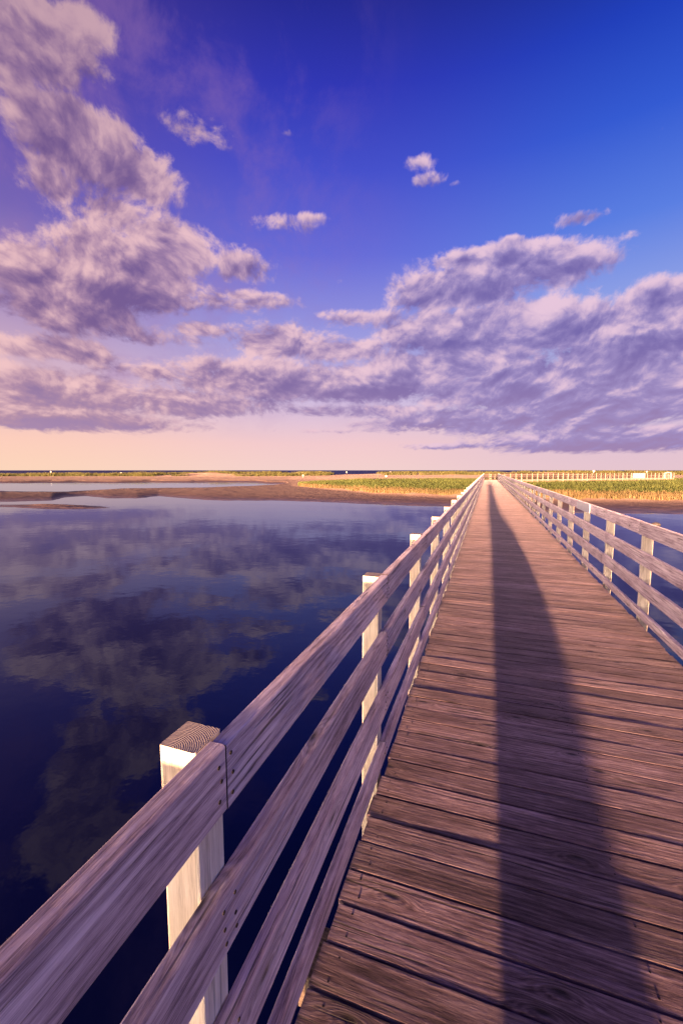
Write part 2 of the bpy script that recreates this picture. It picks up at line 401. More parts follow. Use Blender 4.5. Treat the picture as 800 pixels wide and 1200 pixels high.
# ------------------------------------------------------------------ terrain: sand flats, barrier, dunes
def vnoise(x, y, seed=0):
    def h(ix, iy):
        n = (ix.astype(np.int64) * 374761393 + iy.astype(np.int64) * 668265263 + seed * 1442695041) & 0x7fffffff
        n = ((n ^ (n >> 13)) * 1274126177) & 0x7fffffff
        return ((n ^ (n >> 16)) & 0xffff) / 65535.0
    ix = np.floor(x); iy = np.floor(y); fx = x - ix; fy = y - iy
    fx = fx * fx * (3 - 2 * fx); fy = fy * fy * (3 - 2 * fy)
    a = h(ix, iy); b = h(ix + 1, iy); c = h(ix, iy + 1); d = h(ix + 1, iy + 1)
    return (a * (1 - fx) + b * fx) * (1 - fy) + (c * (1 - fx) + d * fx) * fy
def fbm(x, y, o=4, seed=0):
    s = 0; a = .5
    for i in range(o): s = s + a * (vnoise(x, y, seed + i) - .5); x = x * 2.03 + 11.3; y = y * 2.03 + 5.7; a *= .5
    return s
def interp(x, pts):
    px = [p[0] for p in pts]; py = [p[1] for p in pts]
    return np.interp(x, px, py)
def dep(y, h=0.0): return (W - h) * (F / cp) / np.maximum(y - 551.0, 0.01)       # depth of a pixel row on height h
# outlines in photo pixels, turned into metres on the ground
NEAR = [(-900, 588), (-200, 589), (0, 588.5), (60, 586.5), (75, 583), (100, 581.5), (125, 583.5), (160, 584), (185, 581.5), (205, 583), (240, 586), (330, 586.5), (400, 589), (450, 591), (520, 593), (600, 597), (700, 602), (800, 603.5), (1100, 606), (1700, 612)]
CH2 = [(-900, 575), (0, 575.5), (50, 575.8), (80, 576), (110, 574), (150, 572.2), (230, 571.5), (290, 570.5), (320, 568.5), (336, 567)]
CH1 = [(-900, 565), (0, 565.5), (60, 565.0), (140, 565.8), (230, 564.6), (300, 565.2), (336, 567)]
def height(cx, d):
    x = 400 + 500 * cx / np.maximum(d, 1.0)
    wob = fbm(cx * .12, d * .07, 4, 3)
    wob2 = fbm(cx * .5, d * .16, 3, 9)
    dN = dep(interp(x, NEAR)) + wob * 2.4 + wob2 * 1.2
    s = d - dN                                   # metres inland from the near shore
    h = np.where(s > 0, 0.30 * (1 - np.exp(-np.maximum(s, 0) / 7.0)), np.maximum(s * .08, -1.5))
    # flood channel on the left
    c2 = dep(interp(x, CH2)) + wob * 7; c1 = dep(interp(x, CH1)) + wob * 16
    inside = np.minimum(d - c2, c1 - d)
    inside = np.where(x < 336, inside, -50)
    bar = 0.35 * np.maximum(0, fbm(cx * .05, d * .32, 3, 21) - .10)
    h = np.where(inside > -6, np.minimum(h, np.maximum(-inside * .03, -.25) + bar), h)
    # thin bars off the left shore
    isl = fbm(cx * .11, d * .5, 3, 31)
    zone = np.exp(-((x - 45) / 75.0) ** 2) * np.exp(-((d - dep(593.5)) / 2.2) ** 2)
    h = np.maximum(h, zone * (.14 + isl * .8) - .07)
    # meadow banks
    g = s - interp(x, [(330, 60), (345, 30), (380, 22), (440, 12.0), (520, 9.5), (600, 9), (700, 9.5), (800, 9.5), (1700, 9)])
    g = np.minimum(g, interp(x, [(300, -30), (340, -1), (360, 8), (420, 60)]) )
    h = h + 0.45 / (1 + np.exp(-np.clip(g, -30, 30) * 1.2)) * np.clip((x - 335) / 90.0, 0, 1)
    # beach and dunes
    h = h + 0.35 / (1 + np.exp(-np.clip((d - 118) / 5, -30, 30)))
    dune = np.exp(-((d - 172) / 17.0) ** 2) * interp(x, [(-900, .7), (0, .55), (60, .75), (140, .62), (190, .9), (260, 1.05), (330, 1.0), (380, .75), (400, .25), (425, .25), (450, .6), (520, .8), (600, .9), (800, .8), (1700, .9)])
    h = h + dune * (.98 + 1.5 * fbm(cx * .06, d * .05, 3, 5))
    # sea side
    h = np.where(d > 188, h - (d - 188) * .055, h)
    h = h + fbm(cx * .9, d * .9, 3, 14) * .05 * (h > 0)
    return np.maximum(h, -2.0)
nu_, nd_ = 900, 420
tt = np.tan(np.linspace(math.atan(-2.6), math.atan(3.2), nu_))
dd = np.concatenate([np.geomspace(21, 250, nd_ - 12), np.geomspace(300, 9000, 12)])
T, D_ = np.meshgrid(tt, dd)
CX = T * D_; H_ = height(CX, D_)
XX = CX * cy - D_ * sy; YY = CX * sy + D_ * cy
co_ = np.stack([XX, YY, H_], -1).reshape(-1, 3)
ii = np.arange(nu_ * nd_).reshape(nd_, nu_)
q = np.stack([ii[:-1, :-1], ii[:-1, 1:], ii[1:, 1:], ii[1:, :-1]], -1).reshape(-1, 4)
me = bpy.data.meshes.new('sand'); me.vertices.add(len(co_)); me.vertices.foreach_set('co', co_.astype('f').ravel())
me.loops.add(q.size); me.loops.foreach_set('vertex_index', q.ravel().astype('i'))
me.polygons.add(len(q)); me.polygons.foreach_set('loop_start', np.arange(0, q.size, 4, dtype='i')); me.polygons.foreach_set('loop_total', np.full(len(q), 4, 'i'))
me.polygons.foreach_set('use_smooth', np.ones(len(q), bool)); me.update(calc_edges=True)
def sand_mat():
    m, t, p = newmat('wet_and_dry_sand')
    g = t.nodes.new('ShaderNodeNewGeometry'); x, y, z = sep(t, g.outputs['Position'])
    n = noise(t, g.outputs['Position'], .8, 6, .6); n2 = noise(t, comb(t, x * .08, y * .08, 0.0), 1, 5, .6)
    rip = noise(t, comb(t, x * 1.2, y * 2.2, 1.0), 1, 4, .6)
    lvl = z + (n2 - .5) * .22 + (n - .5) * .06
    c = ramp(t, lvl, [(0.0, (0.026, 0.016, 0.018)), (0.16, (0.06, 0.036, 0.035)), (0.34, (0.165, 0.108, 0.085)), (0.7, (0.31, 0.215, 0.165))])
    c = mixc(t, sstep(t, n, .35, .7) * .5, c, (0.10, 0.06, 0.06))
    setin(t, p, 'Base Color', c); setin(t, p, 'Roughness', sstep(t, lvl, 0.0, 0.2, .35, .9)); p.inputs['Specular IOR Level'].default_value = .3
    p.inputs['Diffuse Roughness'].default_value = .5
    b = t.nodes.new('ShaderNodeBump'); b.inputs['Distance'].default_value = .10; t.links.new((rip + n * .5).s, b.inputs['Height']); t.links.new(b.outputs[0], p.inputs['Normal'])
    return m
me.materials.append(sand_mat())
link('ground', me, kind='structure')

# ------------------------------------------------------------------ grass
def grass_mat(name, a, b_, tr=.35):
    m, t, p = newmat(name)
    at = t.nodes.new('ShaderNodeAttribute'); at.attribute_name = 'seed'
    c = mixc(t, E(t, at.outputs['Fac']), a, b_); setin(t, p, 'Base Color', c); p.inputs['Roughness'].default_value = .75; p.inputs['Specular IOR Level'].default_value = .15
    return m
def grass(name, label, n, sample, hgt, wid, mat, blades=5, spread=.14, lean=.25):
    cx, d = sample(n); h = height(cx, d); k = h > 0.12; cx = cx[k]; d = d[k]; h = h[k]
    patch = fbm(cx * .25, d * .25, 3, 77) + .5
    N = len(cx)
    cx = np.repeat(cx, blades); d = np.repeat(d, blades); h = np.repeat(h, blades); pt = np.repeat(patch, blades)
    M = len(cx); rr = np.random.rand
    cx = cx + (rr(M) - .5) * 2 * spread; d = d + (rr(M) - .5) * 2 * spread
    X = cx * cy - d * sy; Y = cx * sy + d * cy
    th = rr(M) * math.pi; hh = hgt * (.55 + .75 * rr(M)) * (.6 + .8 * pt); ww = wid * (.6 + .8 * rr(M))
    lx = (rr(M) - .5) * 2 * lean * hh; ly = (rr(M) - .5) * 2 * lean * hh
    dx = np.cos(th) * ww / 2; dy = np.sin(th) * ww / 2
    v = np.zeros((M, 5, 3))
    v[:, 0] = np.stack([X - dx, Y - dy, h - .05], -1); v[:, 1] = np.stack([X + dx, Y + dy, h - .05], -1)
    v[:, 2] = np.stack([X + dx * .7 + lx * .35, Y + dy * .7 + ly * .35, h + hh * .55], -1); v[:, 3] = np.stack([X - dx * .7 + lx * .35, Y - dy * .7 + ly * .35, h + hh * .55], -1)
    v[:, 4] = np.stack([X + lx, Y + ly, h + hh], -1)
    base = np.arange(M) * 5
    loops = np.stack([base, base + 1, base + 2, base + 3, base + 3, base + 2, base + 4], -1).ravel()
    ls = np.stack([np.arange(M) * 7, np.arange(M) * 7 + 4], -1).ravel(); lt = np.tile([4, 3], M)
    me = bpy.data.meshes.new(name); me.vertices.add(M * 5); me.vertices.foreach_set('co', v.astype('f').ravel())
    me.loops.add(len(loops)); me.loops.foreach_set('vertex_index', loops.astype('i'))
    me.polygons.add(len(ls)); me.polygons.foreach_set('loop_start', ls.astype('i')); me.polygons.foreach_set('loop_total', lt.astype('i')); me.update(calc_edges=True)
    a = me.attributes.new('seed', 'FLOAT', 'POINT'); sd = np.clip(pt * .9 + (rr(M) - .5) * .7, 0, 1); a.data.foreach_set('value', np.repeat(sd, 5).astype('f'))
    me.materials.append(mat)
    return link(name, me, label=label, cat='grass', kind='stuff')
NS = [(330, 60), (345, 30), (380, 22), (440, 12.0), (520, 9.5), (600, 9), (700, 9.5), (800, 9.5), (1700, 9)]
def shore_d(x): return dep(interp(x, NEAR))
def meadow(n):
    x = np.random.uniform(350, 1350, n); q_ = np.random.rand(n)
    d0_ = shore_d(x) + interp(x, NS); d1_ = interp(x, [(350, 86), (420, 98), (520, 104), (800, 108), (1350, 108)])
    d = d0_ + .4 + (d1_ - d0_) * (q_ ** 1.15); d = d + 0 * x
    return (x - 400) / 500 * d, d
def fringe(n):
    x = np.random.uniform(352, 1250, n); d0_ = shore_d(x) + interp(x, NS); g = np.abs(np.random.randn(n))
    d = d0_ - .5 + g * 1.1 + fbm(x * .12, x * 0.0 + 3.3, 3, 51) * 2.5
    return (x - 400) / 500 * d, d
def dunes(n):
    x = np.random.uniform(-250, 1250, n); d = 150 + np.random.rand(n) * 34
    k = fbm(x * .02, d * .08, 3, 40) + .5 > interp(x, [(-250, .5), (0, .5), (130, .46), (200, .36), (380, .34), (398, .75), (425, .75), (450, .5), (520, .42), (800, .4)])
    x = x[k]; d = d[k]; return (x - 400) / 500 * d, d
grass('meadow_grass', 'yellow green marsh grass covering the flat ground on both sides of the bridge', 42000, meadow, .38, .035, grass_mat('green_grass_blades', (0.036, 0.054, 0.016), (0.115, 0.125, 0.036)))
grass('dry_reed_fringe', 'straw coloured dry grass along the sandy edge of the meadow', 9000, fringe, .38, .04, grass_mat('straw_grass_blades', (0.07, 0.058, 0.024), (0.22, 0.145, 0.075)))
grass('dune_grass', 'low green beach grass on the far dunes below the sea horizon', 34000, dunes, .75, .10, grass_mat('dune_grass_blades', (0.035, 0.042, 0.014), (0.13, 0.115, 0.04)), spread=.4)

# ------------------------------------------------------------------ the bridge
XL, XR = -0.477, 1.571              # inner faces of the railings and edges of the deck
TH, PW = 0.038, 0.085
Y0B, YEND = -7.2, 74.0
LEVELS = [(1.063, .922, 'rail'), (.751, .611, 'rail'), (.439, .300, 'rail'), (.130, .048, 'curb_board')]
PITCHY = 0.1405
bridge = empty('footbridge', (0, 0, DECK), label='long weathered wooden footbridge with plank deck and railings on both sides, running to the horizon', cat='footbridge')
# planks
variants = []
WD = XR - XL
for k in range(16):
    mb = MB(); sd = random.random() * 7
    mb.board(WD + random.uniform(-.012, .02), PITCHY - random.uniform(.005, .010), .038, ch=.0035, segs=10, seed=sd, rough=.00035, tilt=random.uniform(-.002, .005))
    variants.append(mb.mesh('plank', [M_plank, M_end]))
far = MB(); ny = int((YEND - Y0B) / PITCHY)
i0 = int((0.55 - Y0B) / PITCHY)
rp = random.Random(3)
for i in range(ny):
    y = Y0B + (i + .5) * PITCHY
    dz = -.019 + rp.uniform(-.0005, .0005); dx = rp.uniform(-.008, .008)
    if i0 <= i < i0 + 100:
        link('plank', rp.choice(variants), bridge, ((XL + XR) / 2 + dx, y + rp.uniform(-.001, .001), dz), (0, 0, rp.uniform(-.0012, .0012)))
    else:
        far.board(WD + rp.uniform(-.01, .015), PITCHY - rp.uniform(.004, .009), .038, at=((XL + XR) / 2 + dx, y, dz), segs=1, seed=rp.random() * 9, tilt=rp.uniform(-.002, .005), ch=.003)
link('planking', far.mesh('planking', [M_plank, M_end]), bridge, kind='stuff')
# nails: heads of the deck screws, two rows over every joist
nl = bmesh.new()
M_nail = plain('rusty_screw', (0.02, 0.014, 0.014), .8)
for i in range(i0, i0 + 100):
    y = Y0B + (i + .5) * PITCHY
    for x in (XL + .06, .54, XR - .06):
        for s_ in (-1, 1):
            mt = Matrix.Translation((x + rp.uniform(-.012, .012), y + s_ * .036 + rp.uniform(-.006, .006), -.0008))
            bmesh.ops.create_cone(nl, cap_ends=True, segments=8, radius1=.0042, radius2=.0036, depth=.0024, matrix=mt)
me = bpy.data.meshes.new('screw_heads'); nl.to_mesh(me); nl.free(); me.materials.append(M_nail)
link('screw_heads', me, bridge, kind='stuff')
# posts
SP = 1.4725
def post_mesh(hgt, below):
    mb = MB(); mb.board(hgt + below, PW, PW, axis='z', at=(0, 0, (hgt - below) / 2), ch=.003, segs=3, seed=random.random() * 5, rough=.0006)
    return mb.mesh('post', [M_post, M_end])
pms = [post_mesh(1.066, .55) for _ in range(4)]
PL = [.685 + SP * k for k in range(-5, 50)]; PR = [5.355 + SP * k for k in range(-8, 47)]
bolt_bm = bmesh.new(); bmesh.ops.create_cone(bolt_bm, cap_ends=True, segments=8, radius1=.006, radius2=.0045, depth=.004, matrix=Matrix.Rotation(R(90), 4, 'Y'))
bolt_me = bpy.data.meshes.new('bolt'); bolt_bm.to_mesh(bolt_me); bolt_bm.free(); bolt_me.materials.append(M_nail)
cand = []
for side, ys, x in ((-1, PL, XL - TH - PW / 2 - .001), (1, PR, XR + TH + PW / 2 + .001)):
    for y in ys: cand.append((abs(y), side, x, y))
cand.sort()
restp = MB()
for j, (_, side, x, y) in enumerate(cand):
    if j < 99:
        po = link('post', rp.choice(pms), bridge, (x, y, rp.uniform(-.008, .004) - (.045 if side > 0 else 0)), (0, rp.uniform(-.004, .004), rp.uniform(-.02, .02)))
    else:
        restp.board(1.62, PW, PW, axis='z', at=(x, y, .26), segs=1, seed=rp.random())
link('post', restp.mesh('far_posts', [M_post, M_end]), bridge, kind='stuff')
# rails
def rail_mesh(L, w, sd, segs):
    mb = MB(); mb.board(L, w, TH, axis='y', ch=.0045, segs=segs, seed=sd, rough=.0010)
    return mb.mesh('rail', [M_rail, M_end])
allr = []
for side, ys, x in ((-1, PL, XL - TH / 2), (1, PR, XR + TH / 2)):
    for li, (zt, zb, nm) in enumerate(LEVELS):
        cuts = [0]
        if side < 0 and li == 0: cuts = [0, 2, 5, 6, 8, 10]
        elif side < 0 and li == 1: cuts = [0, 3, 6, 9]
        elif side < 0 and li == 2: cuts = [0, 2, 4, 7]
        elif side < 0: cuts = [0, 3, 6, 8]
        else: cuts = [0, 2 + li % 2]
        while cuts[-1] < len(ys) - 1: cuts.append(min(len(ys) - 1, cuts[-1] + rp.choice([3, 3, 4])))
        for a_, b_ in zip(cuts, cuts[1:]):
            ya, yb = ys[a_], ys[b_]
            if a_ == 0: ya -= .05
            if b_ == len(ys) - 1: yb += .05
            allr.append((abs(ya) if yb > 0 else 50, side, x, ya, yb, zt, zb, nm))
allr.sort(key=lambda r: r[0])
cnt = {'rail': 0, 'curb_board': 0}; rest = {'rail': MB(), 'curb_board': MB()}
for (_, side, x, ya, yb, zt, zb, nm) in allr:
    jx = 0; jz = rp.uniform(-.003, .003)
    L = yb - ya - rp.uniform(.003, .005)
    if cnt[nm] < (99 if nm == 'rail' else 60):
        cnt[nm] += 1
        mb = MB(); mb.board(L, zt - zb, TH, axis='y', ch=.0045, segs=8, seed=rp.random() * 9, rough=.0005, bow=rp.uniform(-.002, .002))
        link(nm, mb.mesh(nm, [M_rail, M_dark]), bridge, (x + jx, (ya + yb) / 2, (zt + zb) / 2 + jz), (rp.uniform(-.0008, .0008), 0, 0))
    else:
        rest[nm].board(L, zt - zb, TH, axis='y', at=(x, (ya + yb) / 2, (zt + zb) / 2), segs=1, seed=rp.random() * 9)
for nm in rest:
    if rest[nm].v: link(nm, rest[nm].mesh('far_' + nm, [M_rail, M_end]), bridge, kind='stuff')
# nails: pairs of heads where the rails are fixed to the near posts
nb = bmesh.new()
for side, ys, x in ((-1, PL, XL), (1, PR, XR)):
    for y in ys:
        if not -2 < y < 13: continue
        for (zt, zb, nm) in LEVELS:
            for sy_ in (-.021, .021):
                for fz in (.22, .5, .78) if nm == 'rail' else (.5,):
                    mt = Matrix.Translation((x - side * .0006, y + sy_ + rp.uniform(-.005, .005), zb + (zt - zb) * fz + rp.uniform(-.008, .008))) @ Matrix.Rotation(R(90), 4, 'Y')
                    bmesh.ops.create_cone(nb, cap_ends=True, segments=8, radius1=.0042, radius2=.0042, depth=.0022, matrix=mt)
me = bpy.data.meshes.new('nail_heads'); nb.to_mesh(me); nb.free(); me.materials.append(M_nail)
link('nail_heads', me, bridge, kind='stuff')
# stringers and piles
for x in (XL + .05, (XL + XR) / 2, XR - .05):
    mb = MB(); mb.board(YEND - Y0B, .235, .07, axis='y', at=(x, (YEND + Y0B) / 2, -.17), ch=.005, segs=20, seed=x)
    link('stringer', mb.mesh('stringer', [M_beam, M_beam]), bridge)
for j in range(1, 54, 4):
    y = PL[0] + SP * j + .74
    mb = MB(); mb.board(WD + .3, .2, .14, at=((XL + XR) / 2, y, -.39), ch=.006, seed=j * .3)
    link('cross_beam', mb.mesh('cross_beam', [M_beam, M_beam]), bridge)
    for x in (XL + .15, XR - .15):
        bm = bmesh.new(); bmesh.ops.create_cone(bm, cap_ends=True, segments=16, radius1=.13, radius2=.12, depth=2.9, matrix=Matrix.Translation((x, y, -.47 - 1.45)))
        me = bpy.data.meshes.new('pile'); bm.to_mesh(me); bm.free(); me.materials.append(M_beam); me.uv_layers.new(name='UVMap')
        link('pile', me, bridge)

# pale plate screwed to the right railing
M_plate = plain('pale_plate', (0.80, 0.74, 0.72), .6, scale=8, var=.12)
M_ink = plain('grey_lettering', (0.30, 0.22, 0.24), .7)
pl = empty('notice_plate', (XR - .002, 8.22, DECK + .99), label='pale whitish plate fixed along the top rail on the right', cat='sign')
mb = MB(); mb.board(1.02, .136, .008, axis='y', at=(-.004, 0, 0), ch=.001, segs=2)
link('plate', mb.mesh('plate', [M_plate, M_plate]), pl)

# ------------------------------------------------------------------ far boardwalk, turning right at the end of the bridge
def far_walk():
    p0 = Vector((XR + .02, YEND + .2)); pe = Vector(plan(.774 * 88, 88))
    d = pe - p0; Lw = d.length; ang = math.atan2(d.y, d.x)
    w = empty('boardwalk', (p0.x, p0.y, DECK), ang, label='distant boardwalk with pale railing crossing the marsh grass to the right of the bridge end', cat='boardwalk')
    mb = MB()
    n = int(Lw / .145)
    for i in range(n): mb.board(2.05, .138, .038, at=(.07 + i * .145, 0.9, -.019), rz=R(90), segs=1, seed=rp.random())
    link('planking', mb.mesh('planking', [M_plank, M_end]), w, kind='stuff')
    np_ = int(Lw / 1.22)
    for yy, sg in ((-.08, -1), (1.98, 1)):
        for (zt, zb, nm) in LEVELS:
            for s_ in range(4):
                mb = MB(); mb.board(Lw / 4 - .01, TH, zt - zb, at=(Lw * (s_ + .5) / 4, yy, (zt + zb) / 2), ch=.003, segs=1, seed=rp.random() * 5)
                link(nm, mb.mesh(nm, [M_brown, M_end]), w)
    posts = [(.1 + k * 1.22, yy) for k in range(np_ + 1) for yy in (-.15, 2.04)]
    pm = post_mesh(1.066, 1.1); pm.materials.clear(); pm.materials.append(M_tan); pm.materials.append(M_tan)
    for (x, y) in posts[:100]: link('post', pm, w, (x, y, 0))
    for yy in (-.1, 1.9):
        mb = MB(); mb.board(Lw, .07, .30, at=(Lw / 2, yy, -.19), ch=.004, segs=1)
        link('stringer', mb.mesh('stringer', [M_beam, M_beam]), w)
    return w, p0, d.normalized(), ang
w, p0, dv, ang = far_walk()
# closing railing and corner landing
ce = empty('corner_landing', ((XL + XR) / 2, YEND, DECK), label='small plank landing with a closing rail at the far end of the bridge', cat='landing')
mb = MB()
for i in range(15): mb.board(WD + .2, .138, .038, at=(0, .07 + i * .141, -.024), segs=1, seed=rp.random())
link('planking', mb.mesh('planking', [M_plank, M_end]), ce)
for (zt, zb, nm) in LEVELS:
    mb = MB(); mb.board(WD + .3, TH, zt - zb, at=(0, 2.2, (zt + zb) / 2), ch=.003, segs=1, seed=rp.random() * 5)
    link(nm, mb.mesh(nm, [M_brown, M_end]), ce)
for x in (-1.08, 0, 1.08): link('post', pms[0], ce, (x, 2.27, 0))
mb = MB(); mb.board(WD, .2, .1, at=(0, 1.0, -.12), ch=.004); link('cross_beam', mb.mesh('cross_beam', [M_beam, M_beam]), ce)

# ------------------------------------------------------------------ signs and markers far off
M_white = plain('white_paint', (0.36, 0.32, 0.30), .6, scale=5, var=.05)
def sign(name, x, ytop, D, wpx, hpx, base, label, cat, grp=None, round_=False, off=0):
    """a panel on one or two stakes; position from its bearing and distance"""
    cx = (x - 400) / 500 * D; X, Y = plan(cx, D)
    s_ = D / (F / cp); wd = wpx * s_ * .62; hd = hpx * s_ * .62; zt = W - (ytop - 551) * s_
    o = empty(name, (X, Y, base), YAW, label=label, cat=cat, group=grp)
    mb = MB(); mb.board(wd, .03, hd, at=(0, -.03, zt - base - hd / 2), ch=.004, segs=1); link('panel', mb.mesh('panel', [M_white, M_white]), o)
    for q in ((-.35, .35) if wd > .9 else (0,)):
        mb = MB(); hgt = zt - base; mb.board(hgt, .07, .07, axis='z', at=(q * wd, .02, hgt / 2 - .02), ch=.004, segs=1); link('stake', mb.mesh('stake', [M_post, M_end]), o)
    return o
def gh(x, D): return float(height(np.array([(x - 400) / 500 * D]), np.array([D]))[0])
MK = 'white marker posts along the far dunes'
sign('marker_sign', 61, 552.2, 176, 2.4, 2.4, gh(61, 176), 'leftmost small white marker on the far dunes', 'marker sign', MK)
sign('marker_sign', 143, 553.4, 174, 2.0, 2.0, gh(143, 174), 'second small white marker from the left among dune grass', 'marker sign', MK)
sign('marker_sign', 406, 552.5, 188, 2.2, 2.2, gh(406, 186), 'small white marker on the sea edge at the bare sandy gap', 'marker sign', MK)
sign('marker_sign', 457, 552.5, 188, 2.2, 2.2, gh(457, 186), 'small white marker standing against the sea, just left of the bridge end', 'marker sign', MK)
sign('notice_board', 355, 556.2, 128, 2.6, 2.6, gh(355, 128), 'cream notice board standing low on the sand in front of the dunes', 'notice board', 'cream notice boards on the sand')
sign('notice_board', 452, 557.0, 118, 3.6, 2.8, gh(452, 118), 'cream notice board, the wider one, on the sand behind the near meadow', 'notice board', 'cream notice boards on the sand')
sign('beach_sign', 694, 551.2, 90, 4.2, 2.6, gh(694, 92) , 'small white board raised above the far boardwalk railing near its middle', 'sign')
sign('beach_sign', 756, 552.0, 96, 3.4, 2.0, gh(756, 96), 'smaller white board above the boardwalk railing near its right end', 'sign')
# broad pale information panel fixed to the boardwalk rail
q0 = pix(740, 560, DECK); 
def on_walk(x):      # distance along the boardwalk for a bearing
    best = None
    for k in range(2000):
        t_ = k * .05; P = p0 + dv * t_; cx = P.x * cy + P.y * sy; d = -P.x * sy + P.y * cy
        xx = 400 + 500 * cx / (d * cp); 
        if best is None or abs(xx - x) < best[0]: best = (abs(xx - x), t_)
    return best[1]
ta, tb = on_walk(739.5), on_walk(754); nrm = Vector((-dv.y, dv.x))
mid_ = p0 + dv * ((ta + tb) / 2) - nrm * .33
ip = empty('information_panel', (mid_.x, mid_.y, DECK), ang, label='long pale information panel hung on the front of the far boardwalk railing', cat='information panel')
mb = MB(); mb.board(tb - ta, .03, .95, at=(0, 0, .55), ch=.006, segs=1); link('panel', mb.mesh('panel', [M_white, M_white]), ip)
for z in (.3, .55, .8):
    mb = MB(); mb.board((tb - ta) * .8, .006, .04, at=(0, -.02, z), ch=.001, segs=1); link('lettering', mb.mesh('lettering', [M_ink, M_ink]), ip)
# arched hoop gate at the right end of the boardwalk
tA, tB = on_walk(776), on_walk(785)
mA = p0 + dv * ((tA + tB) / 2) - nrm * .33
ag = empty('arched_gate', (mA.x, mA.y, DECK), ang, label='pale arched panel at the right end of the far boardwalk', cat='gate')
bm = bmesh.new(); rr_ = (tB - tA) / 2; pr = None
outer = [(-rr_, 0), (-rr_, .95)] + [(-rr_ * math.cos(a_), .95 + .3 * math.sin(a_)) for a_ in np.linspace(0, math.pi, 13)[1:-1]] + [(rr_, .95), (rr_, 0)]
inner = [(x * .78, z if z <= .0 else z * .86) for x, z in outer]
fo = [bm.verts.new((x, -.03, z)) for x, z in outer]; fi = [bm.verts.new((x, -.03, z)) for x, z in inner]
bo = [bm.verts.new((x, .03, z)) for x, z in outer]; bi = [bm.verts.new((x, .03, z)) for x, z in inner]
for k in range(len(outer) - 1):
    for a_, b_ in ((fo, fi), (fi, bi), (bi, bo), (bo, fo)): bm.faces.new((a_[k], a_[k + 1], b_[k + 1], b_[k]))
bmesh.ops.recalc_face_normals(bm, faces=bm.faces)
me = bpy.data.meshes.new('arch'); bm.to_mesh(me); bm.free(); me.materials.append(M_white); link('arch_frame', me, ag)
for k in range(4):
    mb = MB(); mb.board(.9, .05, .05, axis='z', at=(-rr_ * .6 + k * rr_ * .4, 0, .47), ch=.003, segs=1); link('slat', mb.mesh('slat', [M_white, M_white]), ag)

# a stone breaking the water on the right
rx_, rd_ = pix(768, 615.5, 0); RX, RY = plan(rx_, rd_)
bm = bmesh.new(); bmesh.ops.create_icosphere(bm, subdivisions=3, radius=1)
for v in bm.verts:
    k = 1 + .35 * (fbm(np.array([v.co.x * 1.7 + 9]), np.array([v.co.y * 1.7 + v.co.z * 2.1]), 3, 8)[0]); v.co = Vector((v.co.x * .22, v.co.y * .14, v.co.z * .13)) * k
me = bpy.data.meshes.new('stone'); bm.to_mesh(me); bm.free(); me.materials.append(plain('wet_stone', (0.05, 0.04, 0.04), .5, .01, 8, .4))
link('stone', me, loc=(RX, RY, .02), label='small dark stone breaking the water surface beyond the right railing', cat='stone')

# ------------------------------------------------------------------ unseen photographer and bag, added behind the camera to cast the deck shadow
def skin(name, pts, edges, rad, mat, parent=None, sub=2, **k):
    me = bpy.data.meshes.new(name); me.from_pydata(pts, edges, []); o = link(name, me, parent, **k)
    m = o.modifiers.new('skin', 'SKIN'); m.use_smooth_shade = True
    for i, r in enumerate(rad): me.skin_vertices[0].data[i].radius = (r, r) if not isinstance(r, tuple) else r
    for i in range(len(pts)): me.skin_vertices[0].data[i].use_root = (i == 0)
    s_ = o.modifiers.new('sub', 'SUBSURF'); s_.levels = sub; s_.render_levels = sub
    me.materials.append(mat); return o
M_skin = plain('skin', (0.52, 0.32, 0.24), .5, scale=9, var=.06)
M_coat = plain('dark_coat', (0.03, 0.035, 0.06), .85, .002, 60, .25)
M_hair = plain('brown_hair', (0.05, 0.03, 0.02), .6, .004, 90, .4)
M_shoe = plain('black_boots', (0.02, 0.02, 0.02), .5)
PX, PY = 0.29, -1.05
pts = [(0, 0, .95), (0, 0, 1.12), (0, .0, 1.32), (0, .0, 1.43), (0, .01, 1.52), (0, .015, 1.60), (0, .01, 1.70),
       (-.10, 0, .90), (-.12, .01, .50), (-.13, -.01, .10), (-.14, .14, .045),
       (.10, 0, .90), (.12, .02, .50), (.13, 0, .10), (.14, .15, .045),
       (-.18, 0, 1.40), (-.24, .05, 1.13), (-.10, .26, 1.30),
       (.18, 0, 1.40), (.37, .04, 1.12), (.12, .26, 1.28)]
edges = [(0, 1), (1, 2), (2, 3), (3, 4), (4, 5), (5, 6), (0, 7), (7, 8), (8, 9), (9, 10), (0, 11), (11, 12), (12, 13), (13, 14), (3, 15), (15, 16), (16, 17), (3, 18), (18, 19), (19, 20)]
rad = [(.15, .11), (.14, .10), (.16, .11), (.10, .08), .055, (.078, .092), (.07, .08), .09, .06, .045, .04, .09, .06, .045, .04, .065, .048, .034, .065, .048, .034]
per = empty('person', (PX, PY, DECK), label='unseen person in a long dark coat, camera held to the face, added for the deck shadow', cat='person')
skin('body', pts, edges, rad, M_skin, per)
